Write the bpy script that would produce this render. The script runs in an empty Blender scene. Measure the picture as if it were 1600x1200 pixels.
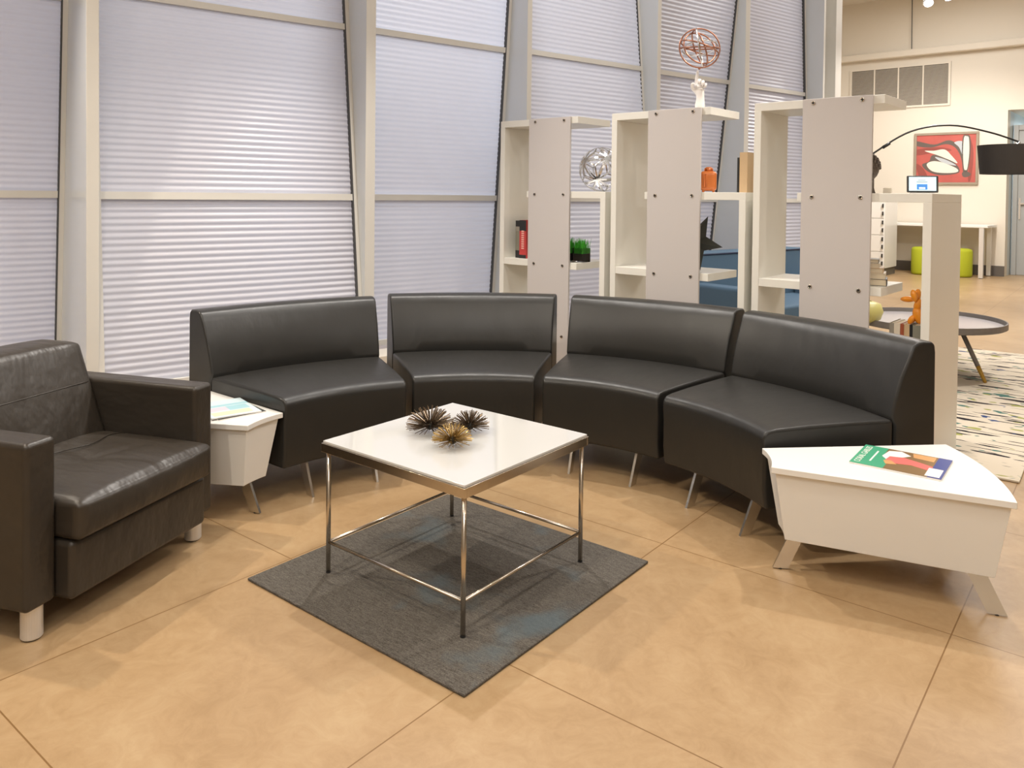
import bpy, bmesh, math, random
from mathutils import Vector, Matrix
random.seed(7)
S = bpy.context.scene
C = S.collection
PI = math.pi
# ---------------------------------------------------------------- camera
F, PITCH, ROLL, PPY = 1234.26, 0.0213, -0.0108, 331.3
cd = bpy.data.cameras.new('camera')
cam = bpy.data.objects.new('camera', cd); C.objects.link(cam)
cr, sr, cp, sp = math.cos(ROLL), math.sin(ROLL), math.cos(PITCH), math.sin(PITCH)
R_ = Vector((cr, -sr*sp, -sr*cp)); U_ = Vector((sr, cr*sp, cr*cp)); N_ = -Vector((0, cp, -sp))
cam.matrix_world = Matrix(((R_.x, U_.x, N_.x, 0), (R_.y, U_.y, N_.y, 0), (R_.z, U_.z, N_.z, 1.4), (0, 0, 0, 1)))
cd.sensor_width = 36; cd.sensor_fit = 'HORIZONTAL'; cd.lens = 36*F/1600
cd.shift_y = (PPY-600)/1600; cd.clip_start = .05; cd.clip_end = 100
S.camera = cam
# ---------------------------------------------------------------- world and exposure
w = bpy.data.worlds.new('world'); S.world = w; w.use_nodes = True
bg = w.node_tree.nodes['Background']; bg.inputs[0].default_value = (.74, .80, 1, 1); bg.inputs[1].default_value = 2.35
S.view_settings.view_transform = 'Standard'; S.view_settings.look = 'None'
S.view_settings.gamma = 1; S.view_settings.use_curve_mapping = False
S.view_settings.exposure = -0.6
# ceiling spotlights: x, y, z, watts, colour, aim x, aim y, cone degrees
WARM = (1, .89, .74); MID = (1, .94, .87)
SPOTS = [
 (-2.9, 3.3, 3.6, 330, WARM, -1.3, 2.4, 120),
 (-.45, 4.7, 3.6, 330, MID, -.2, 3.0, 120),
 (2.1, 4.1, 3.6, 270, MID, 1.2, 2.6, 120),
 (-1.5, 1.1, 3.6, 240, WARM, -1.0, 1.9, 120),
 (.3, 1.5, 3.6, 90, WARM, .4, 1.8, 120),
 (3.2, .6, 3.6, 130, MID, 2.0, 3.0, 120),
 (-2.6, .9, 3.6, 70, MID, -3.2, 4.2, 120),
 (4.3, 5.2, 3.6, 230, MID, 4.0, 6.2, 120),
 (6.2, 8.0, 3.6, 360, MID, 6.2, 10.0, 120),
 (7.0, 12.2, 3.6, 480, MID, 7.8, 14.6, 130),
]
# unseen soft fill lights added under the ceiling: x, y, size, watts
for x, y, sz, wt_ in ((.6, -3.4, 2.6, 240), (-1.5, .5, 2.2, 40), (2.2, 2.2, 2.2, 30), (1.2, 5.0, 1.8, 80), (5.5, 7.5, 2.5, 190), (6.6, 12.5, 2.5, 230)):
    la = bpy.data.lights.new('ceiling_fill', 'AREA'); la.size = sz; la.energy = wt_; la.color = (1, .985, .97)
    lo = bpy.data.objects.new('ceiling_fill', la); C.objects.link(lo); lo.location = (x, y, 5.3)

# bluish fill light added outside the window wall to brighten the ribbed panels
oe = bpy.data.lights.new('outdoor_fill', 'AREA'); oe.size = 1.2; oe.energy = 105; oe.color = (.80, .88, 1)
oo = bpy.data.objects.new('outdoor_fill', oe); C.objects.link(oo); oo.location = (-1.9, 7.9, 3.4)
oo.rotation_euler = Vector((1.45, -2.4, -.9)).to_track_quat('-Z', 'Y').to_euler()
# ---------------------------------------------------------------- materials
def nt(name):
    m = bpy.data.materials.new(name); m.use_nodes = True
    t = m.node_tree; return m, t, t.nodes['Principled BSDF']
def mat(name, col, rough=.5, metal=0., spec=.5, bump=0., bscale=200., coat=0., var=0., emit=None, es=0.):
    m, t, b = nt(name)
    b.inputs['Base Color'].default_value = (*col, 1); b.inputs['Roughness'].default_value = rough
    b.inputs['Metallic'].default_value = metal; b.inputs['Specular IOR Level'].default_value = spec
    b.inputs['Coat Weight'].default_value = coat
    if emit: b.inputs['Emission Color'].default_value = (*emit, 1); b.inputs['Emission Strength'].default_value = es
    tc = t.nodes.new('ShaderNodeTexCoord')
    n = t.nodes.new('ShaderNodeTexNoise'); n.inputs['Scale'].default_value = bscale; n.inputs['Detail'].default_value = 3
    t.links.new(tc.outputs['Object'], n.inputs['Vector'])
    if bump:
        bp = t.nodes.new('ShaderNodeBump'); bp.inputs['Strength'].default_value = bump; bp.inputs['Distance'].default_value = .002
        t.links.new(n.outputs['Fac'], bp.inputs['Height']); t.links.new(bp.outputs['Normal'], b.inputs['Normal'])
    if var:
        n2 = t.nodes.new('ShaderNodeTexNoise'); n2.inputs['Scale'].default_value = 3.; n2.inputs['Detail'].default_value = 4
        t.links.new(tc.outputs['Object'], n2.inputs['Vector'])
        mx = t.nodes.new('ShaderNodeMix'); mx.data_type = 'RGBA'
        mx.inputs['A'].default_value = (*[c*(1-var) for c in col], 1); mx.inputs['B'].default_value = (*[min(1, c*(1+var)) for c in col], 1)
        t.links.new(n2.outputs['Fac'], mx.inputs['Factor']); t.links.new(mx.outputs['Result'], b.inputs['Base Color'])
    return m

def leather_mat(name, col, folds=.35):
    m, t, b = nt(name)
    b.inputs['Base Color'].default_value = (*col, 1); b.inputs['Roughness'].default_value = .36
    b.inputs['Specular IOR Level'].default_value = .42
    tc = t.nodes.new('ShaderNodeTexCoord')
    v = t.nodes.new('ShaderNodeTexVoronoi'); v.inputs['Scale'].default_value = 420.
    n = t.nodes.new('ShaderNodeTexNoise'); n.inputs['Scale'].default_value = 7.; n.inputs['Detail'].default_value = 3.
    mp = t.nodes.new('ShaderNodeMapping'); mp.inputs['Scale'].default_value = (.6, 1.6, 1.)
    t.links.new(tc.outputs['Object'], v.inputs['Vector']); t.links.new(tc.outputs['Object'], mp.inputs[0]); t.links.new(mp.outputs[0], n.inputs['Vector'])
    b1 = t.nodes.new('ShaderNodeBump'); b1.inputs['Strength'].default_value = .12; b1.inputs['Distance'].default_value = .001
    b2 = t.nodes.new('ShaderNodeBump'); b2.inputs['Strength'].default_value = folds; b2.inputs['Distance'].default_value = .02
    t.links.new(v.outputs['Distance'], b1.inputs['Height']); t.links.new(n.outputs['Fac'], b2.inputs['Height'])
    t.links.new(b1.outputs['Normal'], b2.inputs['Normal']); t.links.new(b2.outputs['Normal'], b.inputs['Normal'])
    rr = t.nodes.new('ShaderNodeMapRange'); rr.inputs['To Min'].default_value = .3; rr.inputs['To Max'].default_value = .46
    t.links.new(n.outputs['Fac'], rr.inputs['Value']); t.links.new(rr.outputs['Result'], b.inputs['Roughness'])
    return m

def floor_mat():
    m, t, b = nt('stained_concrete')
    N = t.nodes; L = t.links
    tc = N.new('ShaderNodeTexCoord')
    def noise(sc, det, dist=0., rough=.55):
        n = N.new('ShaderNodeTexNoise'); n.inputs['Scale'].default_value = sc; n.inputs['Detail'].default_value = det
        n.inputs['Distortion'].default_value = dist; n.inputs['Roughness'].default_value = rough
        L.new(tc.outputs['Object'], n.inputs['Vector']); return n
    a = noise(1.9, 9, .9, .66); c = noise(11, 10, 1.6, .74)
    r = N.new('ShaderNodeValToRGB'); e = r.color_ramp.elements
    e[0].position = .30; e[0].color = (.315, .195, .092, 1); e[1].position = .72; e[1].color = (.50, .36, .205, 1)
    k = e.new(.5); k.color = (.415, .275, .145, 1)
    mx = N.new('ShaderNodeMix'); mx.data_type = 'FLOAT'; mx.inputs['Factor'].default_value = .42
    L.new(a.outputs['Fac'], mx.inputs['A']); L.new(c.outputs['Fac'], mx.inputs['B']); L.new(mx.outputs['Result'], r.inputs['Fac'])
    last = r.outputs['Color']
    # saw-cut joints of the slab grid
    def joint(vec, off):
        d = N.new('ShaderNodeVectorMath'); d.operation = 'DOT_PRODUCT'; L.new(tc.outputs['Object'], d.inputs[0]); d.inputs[1].default_value = vec
        s = N.new('ShaderNodeMath'); s.operation = 'SUBTRACT'; L.new(d.outputs['Value'], s.inputs[0]); s.inputs[1].default_value = off
        q = N.new('ShaderNodeMath'); q.operation = 'PINGPONG'; L.new(s.outputs[0], q.inputs[0]); q.inputs[1].default_value = 1.035/2
        g = N.new('ShaderNodeMath'); g.operation = 'LESS_THAN'; L.new(q.outputs[0], g.inputs[0]); g.inputs[1].default_value = .0022
        return g
    th = .672
    g1 = joint((math.sin(th), math.cos(th), 0), .79); g2 = joint((math.cos(th), -math.sin(th), 0), -.447)
    mm = N.new('ShaderNodeMath'); mm.operation = 'MAXIMUM'; L.new(g1.outputs[0], mm.inputs[0]); L.new(g2.outputs[0], mm.inputs[1])
    jm = N.new('ShaderNodeMix'); jm.data_type = 'RGBA'; L.new(mm.outputs[0], jm.inputs['Factor'])
    L.new(last, jm.inputs['A']); jm.inputs['B'].default_value = (.22, .12, .045, 1)
    L.new(jm.outputs['Result'], b.inputs['Base Color'])
    rr = N.new('ShaderNodeMapRange'); rr.inputs['To Min'].default_value = .26; rr.inputs['To Max'].default_value = .42
    L.new(c.outputs['Fac'], rr.inputs['Value']); L.new(rr.outputs['Result'], b.inputs['Roughness'])
    b.inputs['Specular IOR Level'].default_value = .4
    return m

def panel_mat():
    m, t, b = nt('ribbed_translucent_panel')
    b.inputs['Base Color'].default_value = (.74, .73, .78, 1); b.inputs['Roughness'].default_value = .27
    tr = t.nodes.new('ShaderNodeBsdfTranslucent'); tr.inputs['Color'].default_value = (.74, .74, .78, 1)
    mx = t.nodes.new('ShaderNodeMixShader'); mx.inputs[0].default_value = .36
    t.links.new(b.outputs[0], mx.inputs[1]); t.links.new(tr.outputs[0], mx.inputs[2])
    t.links.new(mx.outputs[0], t.nodes['Material Output'].inputs['Surface'])
    return m

def rug_grey_mat():
    m, t, b = nt('grey_loop_carpet'); N = t.nodes; L = t.links
    tc = N.new('ShaderNodeTexCoord'); mp = N.new('ShaderNodeMapping'); mp.inputs['Scale'].default_value = (6, 60, 6)
    L.new(tc.outputs['Object'], mp.inputs[0])
    n = N.new('ShaderNodeTexNoise'); n.inputs['Scale'].default_value = 6; n.inputs['Detail'].default_value = 6; L.new(mp.outputs[0], n.inputs['Vector'])
    n2 = N.new('ShaderNodeTexNoise'); n2.inputs['Scale'].default_value = 3.; n2.inputs['Detail'].default_value = 5; L.new(tc.outputs['Object'], n2.inputs['Vector'])
    n3 = N.new('ShaderNodeTexNoise'); n3.inputs['Scale'].default_value = 260; L.new(tc.outputs['Object'], n3.inputs['Vector'])
    r = N.new('ShaderNodeValToRGB'); e = r.color_ramp.elements
    e[0].position = .3; e[0].color = (.045, .040, .034, 1); e[1].position = .72; e[1].color = (.21, .19, .165, 1)
    mx = N.new('ShaderNodeMix'); mx.data_type = 'FLOAT'; mx.inputs['Factor'].default_value = .5
    L.new(n.outputs['Fac'], mx.inputs['A']); L.new(n3.outputs['Fac'], mx.inputs['B']); L.new(mx.outputs['Result'], r.inputs['Fac'])
    r2 = N.new('ShaderNodeValToRGB'); e = r2.color_ramp.elements
    e[0].position = .56; e[0].color = (0, 0, 0, 1); e[1].position = .68; e[1].color = (.6, .6, .6, 1)
    L.new(n2.outputs['Fac'], r2.inputs['Fac'])
    m2 = N.new('ShaderNodeMix'); m2.data_type = 'RGBA'; L.new(r2.outputs['Color'], m2.inputs['Factor']); L.new(r.outputs['Color'], m2.inputs['A']); m2.inputs['B'].default_value = (.12, .165, .19, 1)
    L.new(m2.outputs['Result'], b.inputs['Base Color']); b.inputs['Roughness'].default_value = .95
    b.inputs['Specular IOR Level'].default_value = .1
    bp = N.new('ShaderNodeBump'); bp.inputs['Strength'].default_value = .8; bp.inputs['Distance'].default_value = .004
    L.new(n3.outputs['Fac'], bp.inputs['Height']); L.new(bp.outputs['Normal'], b.inputs['Normal'])
    return m

def rug_pattern_mat():
    m, t, b = nt('dashed_wool_rug'); N = t.nodes; L = t.links
    tc = N.new('ShaderNodeTexCoord')
    def layer(scale, off, lo, hi, det=2.):
        mp = N.new('ShaderNodeMapping'); mp.inputs['Scale'].default_value = scale; mp.inputs['Location'].default_value = off
        L.new(tc.outputs['Object'], mp.inputs[0])
        n = N.new('ShaderNodeTexNoise'); n.inputs['Scale'].default_value = 1; n.inputs['Detail'].default_value = det; L.new(mp.outputs[0], n.inputs['Vector'])
        r = N.new('ShaderNodeMapRange'); r.inputs['From Min'].default_value = lo; r.inputs['From Max'].default_value = hi
        L.new(n.outputs['Fac'], r.inputs['Value']); return r.outputs['Result']
    col = None
    base = (.68, .60, .48, 1)
    prev = None
    # dark dashes along x, then smudges of green, blue and olive
    for scale, off, lo, hi, c in (((3.2, 17, 1), (0, 0, 0), .60, .615, (.03, .025, .03, 1)),
                                  ((1.6, 26, 1), (7, 3, 2), .635, .65, (.07, .06, .06, 1)),
                                  ((5, 8, 1), (3, 9, 1), .64, .655, (.09, .19, .16, 1)),
                                  ((4.5, 8, 1), (13, 5, 4), .645, .66, (.36, .36, .12, 1)),
                                  ((6, 10, 1), (23, 15, 6), .67, .685, (.05, .08, .20, 1))):
        f = layer(scale, off, lo, hi)
        mx = N.new('ShaderNodeMix'); mx.data_type = 'RGBA'; L.new(f, mx.inputs['Factor'])
        if prev is None: mx.inputs['A'].default_value = base
        else: L.new(prev, mx.inputs['A'])
        mx.inputs['B'].default_value = c; prev = mx.outputs['Result']
    L.new(prev, b.inputs['Base Color']); b.inputs['Roughness'].default_value = .95; b.inputs['Specular IOR Level'].default_value = .1
    return m

M = dict(
 floor=floor_mat(), panel=panel_mat(), rug=rug_grey_mat(), rug2=rug_pattern_mat(),
 wall=mat('cream_wall_paint', (.76, .70, .60), .7, bump=.1, bscale=90),
 ceil=mat('ceiling_paint', (.75, .70, .62), .9),
 post=mat('cream_metal_paint', (.70, .68, .63), .32, var=.03),
 postgrey=mat('grey_post_side_paint', (.68, .71, .73), .22, var=.03),
 gasket=mat('dark_gasket', (.07, .07, .07), .6),
 leather=leather_mat('black_leather', (.021, .020, .018), .12),
 leather2=leather_mat('armchair_leather', (.036, .029, .022), .5),
 chrome=mat('brushed_steel', (.72, .70, .66), .27, 1.),
 nickel=mat('satin_nickel', (.60, .54, .46), .22, 1.),
 alu=mat('matt_aluminium', (.75, .73, .70), .45, .6),
 white=mat('white_laminate', (.80, .79, .755), .30, var=.02),
 shelf=mat('white_shelf_laminate', (.60, .56, .54), .38, var=.02),
 shelfin=mat('cream_shelf_edge', (.84, .82, .75), .35, var=.02),
 glasswhite=mat('white_back_painted_glass', (.60, .60, .585), .06, coat=.5),
 spine=mat('bronzed_metal', (.17, .12, .075), .34, .9),
 gold=mat('gilt_metal', (.42, .29, .11), .32, .9),
 black=mat('black_plastic', (.02, .02, .02), .4),
 blackm=mat('matt_black', (.035, .037, .03), .55),
 darkfab=mat('dark_lamp_fabric', (.045, .038, .032), .85, bump=.4, bscale=300),
 baseb=mat('dark_grey_skirting', (.13, .115, .10), .6),
 red=mat('red_cover', (.55, .05, .045), .5), redp=mat('red_paint', (.50, .105, .085), .6, var=.25),
 redd=mat('dark_red_paint', (.30, .07, .055), .6, var=.2), umber=mat('umber_paint', (.13, .10, .085), .6),
 cream=mat('cream_paint', (.80, .74, .64), .6, var=.08), greyp=mat('pale_grey_paint', (.50, .53, .56), .6),
 frame=mat('weathered_wood_frame', (.33, .27, .20), .6, var=.2),
 vent=mat('vent_slat_paint', (.46, .41, .34), .5), ventdark=mat('vent_cavity', (.06, .05, .04), .8),
 orange=mat('orange_ceramic', (.92, .33, .02), .25, coat=.4), orange2=mat('burnt_orange_ceramic', (.62, .17, .035), .3, coat=.3),
 copper=mat('copper_tube', (.42, .20, .13), .3, 1.), plaster=mat('white_plaster', (.84, .80, .77), .45),
 silver=mat('polished_silver', (.75, .75, .77), .14, 1.),
 blue=mat('blue_upholstery', (.10, .18, .27), .75, bump=.3, bscale=250), bluepipe=mat('navy_piping', (.01, .02, .06), .6),
 lime=mat('lime_felt', (.40, .44, .015), .8), yellow=mat('pale_yellow_ceramic', (.68, .62, .22), .4),
 grass=mat('green_grass_blades', (.06, .46, .03), .5), soil=mat('dark_soil', (.03, .022, .018), .9),
 paper=mat('paper_pages', (.70, .60, .44), .8, var=.15), bronze=mat('dark_bronze', (.13, .10, .075), .5, .4, bump=1., bscale=90),
 traygrey=mat('grey_tray_paint', (.20, .18, .165), .45), traytop=mat('pale_tray_top', (.52, .49, .50), .25),
 ochre=mat('ochre_dipped_wood', (.52, .30, .04), .5), doorg=mat('grey_door_paint', (.42, .43, .42), .4),
 hallw=mat('cool_hall_paint', (.62, .68, .70), .6),
 greencov=mat('green_cover', (.06, .36, .20), .35), bluecov=mat('blue_cover', (.05, .07, .26), .35),
 brown=mat('brown_print', (.22, .13, .05), .4, var=.4), pink=mat('coral_print', (.75, .16, .14), .4), tan=mat('tan_print', (.62, .33, .13), .4, var=.2),
 pink2=mat('pale_pink_print', (.85, .45, .38), .4), whitep=mat('white_print', (.86, .82, .78), .4), palecov=mat('pale_blue_cover', (.62, .74, .78), .35, var=.1), aqua=mat('aqua_print', (.36, .60, .66), .35), lilac=mat('lilac_print', (.66, .60, .68), .35), lightgreen=mat('pale_lime_print', (.66, .70, .50), .35),
 creamcov=mat('cream_cover', (.72, .64, .52), .5), rust=mat('rust_cover', (.36, .09, .04), .5), olive=mat('olive_grey_cover', (.22, .21, .16), .5), tancov=mat('tan_cover', (.60, .42, .24), .5),
 screen=mat('lit_screen', (.6, .8, .9), .3, emit=(.66, .90, 1.), es=.55), screenblue=mat('screen_blue_square', (.02, .2, .6), .3, emit=(.02, .22, .75), es=.5),
 screenwhite=mat('screen_white', (.8, .9, .9), .3, emit=(.9, 1, 1), es=.7),
 lens=mat('lit_lens', (1, 1, 1), .3, emit=(1, .95, .85), es=14.),
 leadgrey=mat('grey_book', (.30, .27, .22), .5))
g = bpy.data.materials.new('clear_glass'); g.use_nodes = True
gb = g.node_tree.nodes['Principled BSDF']; gb.inputs['Transmission Weight'].default_value = 1; gb.inputs['Roughness'].default_value = .02; gb.inputs['IOR'].default_value = 1.3
M['glass'] = g

# ---------------------------------------------------------------- helpers
def link(name, bm, m, parent=None, bev=0., seg=2, smooth=None, kind=None):
    bmesh.ops.recalc_face_normals(bm, faces=bm.faces)
    me = bpy.data.meshes.new(name); bm.to_mesh(me); bm.free()
    me.materials.append(m)
    o = bpy.data.objects.new(name, me); C.objects.link(o)
    if parent is not None: o.parent = parent
    if smooth is None: smooth = bev > 0
    if smooth:
        for p in me.polygons: p.use_smooth = True
    if bev > 0:
        b = o.modifiers.new('bevel', 'BEVEL'); b.width = bev; b.segments = seg; b.limit_method = 'ANGLE'; b.angle_limit = math.radians(35)
        b.harden_normals = True
    if kind: o['kind'] = kind
    return o
def thing(name, label, cat, loc=(0, 0, 0), rz=0., group=None):
    o = bpy.data.objects.new(name, None); C.objects.link(o); o.location = loc; o.rotation_euler = (0, 0, rz)
    o.empty_display_size = .05
    return tag(o, label, cat, group)
def tag(o, label, cat, group=None):
    o['label'] = label; o['category'] = cat
    if group: o['group'] = group
    return o
def struct(name, bm, m, **k):
    o = link(name, bm, m, **k); o['kind'] = 'structure'; return o
def dup(root, loc, rz, label, group=None):
    r = root.copy(); C.objects.link(r); r.location = loc; r.rotation_euler = (0, 0, rz); r['label'] = label
    if group: r['group'] = group
    for ch in list(root.children):
        c = ch.copy(); C.objects.link(c); c.parent = r
        for g_ in list(ch.children):
            d = g_.copy(); C.objects.link(d); d.parent = c
    return r
def B(): return bmesh.new()
def box(bm, x0, x1, y0, y1, z0, z1, mtx=None):
    vs = [bm.verts.new((x, y, z)) for z in (z0, z1) for x, y in ((x0, y0), (x1, y0), (x1, y1), (x0, y1))]
    for f in ((3, 2, 1, 0), (4, 5, 6, 7), (0, 1, 5, 4), (1, 2, 6, 5), (2, 3, 7, 6), (3, 0, 4, 7)):
        bm.faces.new([vs[i] for i in f])
    if mtx is not None:
        for v in vs: v.co = mtx @ v.co
    return bm
def hexa(bm, bot, top):
    vs = [bm.verts.new(p) for p in bot] + [bm.verts.new(p) for p in top]; n = len(bot)
    bm.faces.new(vs[:n][::-1]); bm.faces.new(vs[n:])
    for i in range(n): bm.faces.new((vs[i], vs[(i+1) % n], vs[n+(i+1) % n], vs[n+i]))
    return bm
def prism(bm, poly, z0, z1): return hexa(bm, [(x, y, z0) for x, y in poly], [(x, y, z1) for x, y in poly])
def tube(bm, pts, r, n=10, closed=False, cap=True):
    pts = [Vector(p) for p in pts]; rings = []; N = len(pts)
    rad = r if isinstance(r, (list, tuple)) else [r]*N
    up = None
    for i, p in enumerate(pts):
        a = pts[(i-1) % N] if (closed or i > 0) else p; b = pts[(i+1) % N] if (closed or i < N-1) else p
        d = (b-a).normalized()
        if up is None: up = d.orthogonal().normalized()
        up = (up - d*up.dot(d)).normalized(); sd = d.cross(up)
        rings.append([bm.verts.new(p+(up*math.cos(2*PI*k/n)+sd*math.sin(2*PI*k/n))*rad[i]) for k in range(n)])
    for i in range(N if closed else N-1):
        A, Bq = rings[i], rings[(i+1) % N]
        for k in range(n): bm.faces.new((A[k], A[(k+1) % n], Bq[(k+1) % n], Bq[k]))
    if cap and not closed: bm.faces.new(rings[0][::-1]); bm.faces.new(rings[-1])
    return bm
def lathe(bm, prof, n=32, cx=0, cy=0):
    rings = []
    for r, z in prof:
        rings.append([bm.verts.new((cx+max(r, 1e-5)*math.cos(2*PI*k/n), cy+max(r, 1e-5)*math.sin(2*PI*k/n), z)) for k in range(n)])
    for A, Bq in zip(rings, rings[1:]):
        for k in range(n): bm.faces.new((A[k], A[(k+1) % n], Bq[(k+1) % n], Bq[k]))
    bm.faces.new(rings[0][::-1]); bm.faces.new(rings[-1]); return bm
def ball(bm, c, rx, ry=None, rz=None, rot=None, seg=16):
    ry = rx if ry is None else ry; rz = rx if rz is None else rz
    m = Matrix.Translation(c) @ (rot.to_4x4() if rot is not None else Matrix.Identity(4)) @ Matrix.Diagonal((rx, ry, rz, 1))
    bmesh.ops.create_uvsphere(bm, u_segments=seg, v_segments=max(8, seg//2+2), radius=1, matrix=m); return bm
def rotz(v, a): return (v[0]*math.cos(a)-v[1]*math.sin(a), v[0]*math.sin(a)+v[1]*math.cos(a))
def text(body, size, m, parent, mtx, ext=.0004):
    cu = bpy.data.curves.new('lettering', 'FONT'); cu.body = body; cu.size = size; cu.extrude = ext; cu.align_x = 'CENTER'; cu.align_y = 'CENTER'
    to = bpy.data.objects.new('lettering', cu); C.objects.link(to)
    dg = bpy.context.evaluated_depsgraph_get(); dg.update()
    me = bpy.data.meshes.new_from_object(to.evaluated_get(dg)); bpy.data.objects.remove(to); bpy.data.curves.remove(cu)
    me.name = 'lettering'; me.transform(mtx); me.materials.clear(); me.materials.append(m)
    o = bpy.data.objects.new('lettering', me); C.objects.link(o); o.parent = parent; return o

# ================================================================ STRUCTURE
TW = math.radians(52.5); DW = Vector((math.sin(TW), math.cos(TW), 0)); NW = Vector((-DW.y, DW.x, 0)); PW = Vector((-1.6, 4.85, 0))
def WP(t, n, z): return PW + DW*t + NW*n + Vector((0, 0, z))
QS = Vector((-.0867, 5.7159, 0)); AS = .7191
US = Vector((math.sin(AS), math.cos(AS), 0)); VS = Vector((math.cos(AS), -math.sin(AS), 0))
WF = Vector((6.0, 17.2, 0))                                     # far wall runs from here along VS
def FP(s, n, z): return WF + VS*s - US*n + Vector((0, 0, z))     # n = towards the room
CE = 5.4
bm = B(); prism(bm, [(-8, -5), (12.5, -5), (12.5, 24), (-8, 24)], -.1, 0); struct('floor', bm, M['floor'])
bm = B(); prism(bm, [(-8, -5), (12.5, -5), (12.5, 24), (-8, 24)], CE, CE+.1); struct('ceiling', bm, M['ceil'])
bm = B(); box(bm, -8.1, 12.6, -5.1, -5, 0, CE); struct('wall_front', bm, M['wall'])
bm = B(); box(bm, 12.5, 12.6, -5, 24, 0, CE); struct('wall_right', bm, M['wall'])
def quadwall(name, pts, z0, z1, m, th=.1):
    (a, b) = pts; a = Vector((*a, 0)); b = Vector((*b, 0)); d = (b-a).normalized(); n = Vector((-d.y, d.x, 0))*th
    bm = B(); prism(bm, [tuple(p[:2]) for p in (a, b, b+n, a+n)], z0, z1); return struct(name, bm, m)
pl = WP(-3.95, 0, 0); quadwall('wall_left', ((-7.9, -4.99), (pl.x, pl.y)), 0, CE, M['wall'])
# wall above and below the translucent bays
KN = .27; HD = 4.3
bm = B(); prism(bm, [tuple(WP(t, n, 0)[:2]) for t, n in ((-3.9, .05), (6.6, .05), (6.6, .3), (-3.9, .3))], 0, KN); struct('wall_back', bm, M['wall'])
bm = B(); prism(bm, [tuple(WP(t, n, 0)[:2]) for t, n in ((-3.9, 0), (6.6, 0), (6.6, 1.1), (-3.9, 1.1))], HD, CE); struct('trim_1', bm, M['post'])
e0 = WP(6.62, 0, 0); e1 = Vector((5.2, 18.1, 0))
quadwall('wall_return', ((e0.x, e0.y), (e1.x, e1.y)), 0, CE, M['wall'])
# posts: (t0, t1, depth) ; bays: glazing offset as line n = a + b z
POSTS = [(-3.95, -3.88, 1.0), (-2.42, -2.36, 1.0), (-.905, -.841, 1.02), (.77, .843, .75), (2.15, 2.197, .75), (3.63, 3.677, .62), (4.90, 4.972, .6), (6.29, 6.325, .55)]
BAYS = {1: (1.0, -.09), 2: (.96, -.1347), 3: (-.026+.012, .1165), 4: (.476, -.0833), 5: (-.07, .098), 6: (.48, -.1114), 7: (.13, .0355)}
for i, (t0, t1, dp) in enumerate(POSTS):
    bm = B(); prism(bm, [tuple(WP(t, n, 0)[:2]) for t, n in ((t0, 0), (t1, 0), (t1, dp), (t0, dp))], 0, HD)
    o = struct('trim_%d' % (i+2), bm, M['post'], bev=.003)
    o.data.materials.append(M['postgrey'])
    for p in o.data.polygons:                                    # web of the post is painted grey
        if abs(p.normal.dot(DW)) > .9: p.material_index = 1
RP = .0385
def ribbed(t0, t1, a, b, z0, z1):
    bm = B(); z = z0; rows = []
    k = max(1, round((z1-z0)/RP)); st = (z1-z0)/k
    for j in range(k):
        for q in range(6):
            f = q/6; h = .5-.5*math.cos(2*PI*f)
            rows.append((z0+st*(j+f), .0085*h))
    rows.append((z1, 0))
    vs = []
    for zz, h in rows:
        n = max(.012, a+b*zz) - h
        vs.append((bm.verts.new(WP(t0, n, zz)), bm.verts.new(WP(t1, n, zz))))
    for p, q in zip(vs, vs[1:]): bm.faces.new((p[0], p[1], q[1], q[0]))
    return bm
MUN = [(.27, .31), (1.353, 1.396), (2.535, 2.576), (3.72, 3.76)]
for i in range(1, 8):
    t0 = POSTS[i-1][1]; t1 = POSTS[i][0]; a, b = BAYS[i]
    def n_(z): return max(.012, a+b*z)
    # the frame is the window; panels, gasket and muntins are its parts
    bm = B()
    for s0, s1, dd in ((t1-.028, t1, .03), (t0, t0+.028, .03)):
        hexa(bm, [tuple(WP(t, n_(KN)+e, KN)) for t, e in ((s0, -dd), (s1, -dd), (s1, .03), (s0, .03))],
                 [tuple(WP(t, n_(HD)+e, HD)) for t, e in ((s0, -dd), (s1, -dd), (s1, .03), (s0, .03))])
    for z0, z1 in MUN:
        hexa(bm, [tuple(WP(t, n_(z0)+e, z0)) for t, e in ((t0+.028, -.03), (t1-.028, -.03), (t1-.028, .02), (t0+.028, .02))],
                 [tuple(WP(t, n_(z1)+e, z1)) for t, e in ((t0+.028, -.03), (t1-.028, -.03), (t1-.028, .02), (t0+.028, .02))])
    fr = struct('window_%d' % i, bm, M['post'])
    zs = [KN]+[z for m_ in MUN for z in m_]+[HD]
    for z0, z1 in ((.31, 1.353), (1.396, 2.535), (2.576, 3.72), (3.76, HD)):
        o = link('ribbed_panel', ribbed(t0+.028, t1-.028, a, b, z0, z1), M['panel'], fr, smooth=True)
    bm = B()
    hexa(bm, [tuple(WP(t, n_(KN)-e, KN)) for t, e in ((t1-.036, .004), (t1-.028, .004), (t1-.028, .032), (t1-.036, .032))],
             [tuple(WP(t, n_(HD)-e, HD)) for t, e in ((t1-.036, .004), (t1-.028, .004), (t1-.028, .032), (t1-.036, .032))])
    link('gasket', bm, M['gasket'], fr)
# end of the window wall
bm = B(); prism(bm, [tuple(WP(t, n, 0)[:2]) for t, n in ((6.325, .16), (6.62, .16), (6.62, .26), (6.325, .26))], 0, HD); struct('wall_end', bm, M['wall'])
bm = B(); prism(bm, [tuple(WP(t, n, 0)[:2]) for t, n in ((6.50, -.02), (6.62, -.02), (6.62, .18), (6.50, .18))], 0, CE); struct('trim_10', bm, M['post'], bev=.004)
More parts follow.
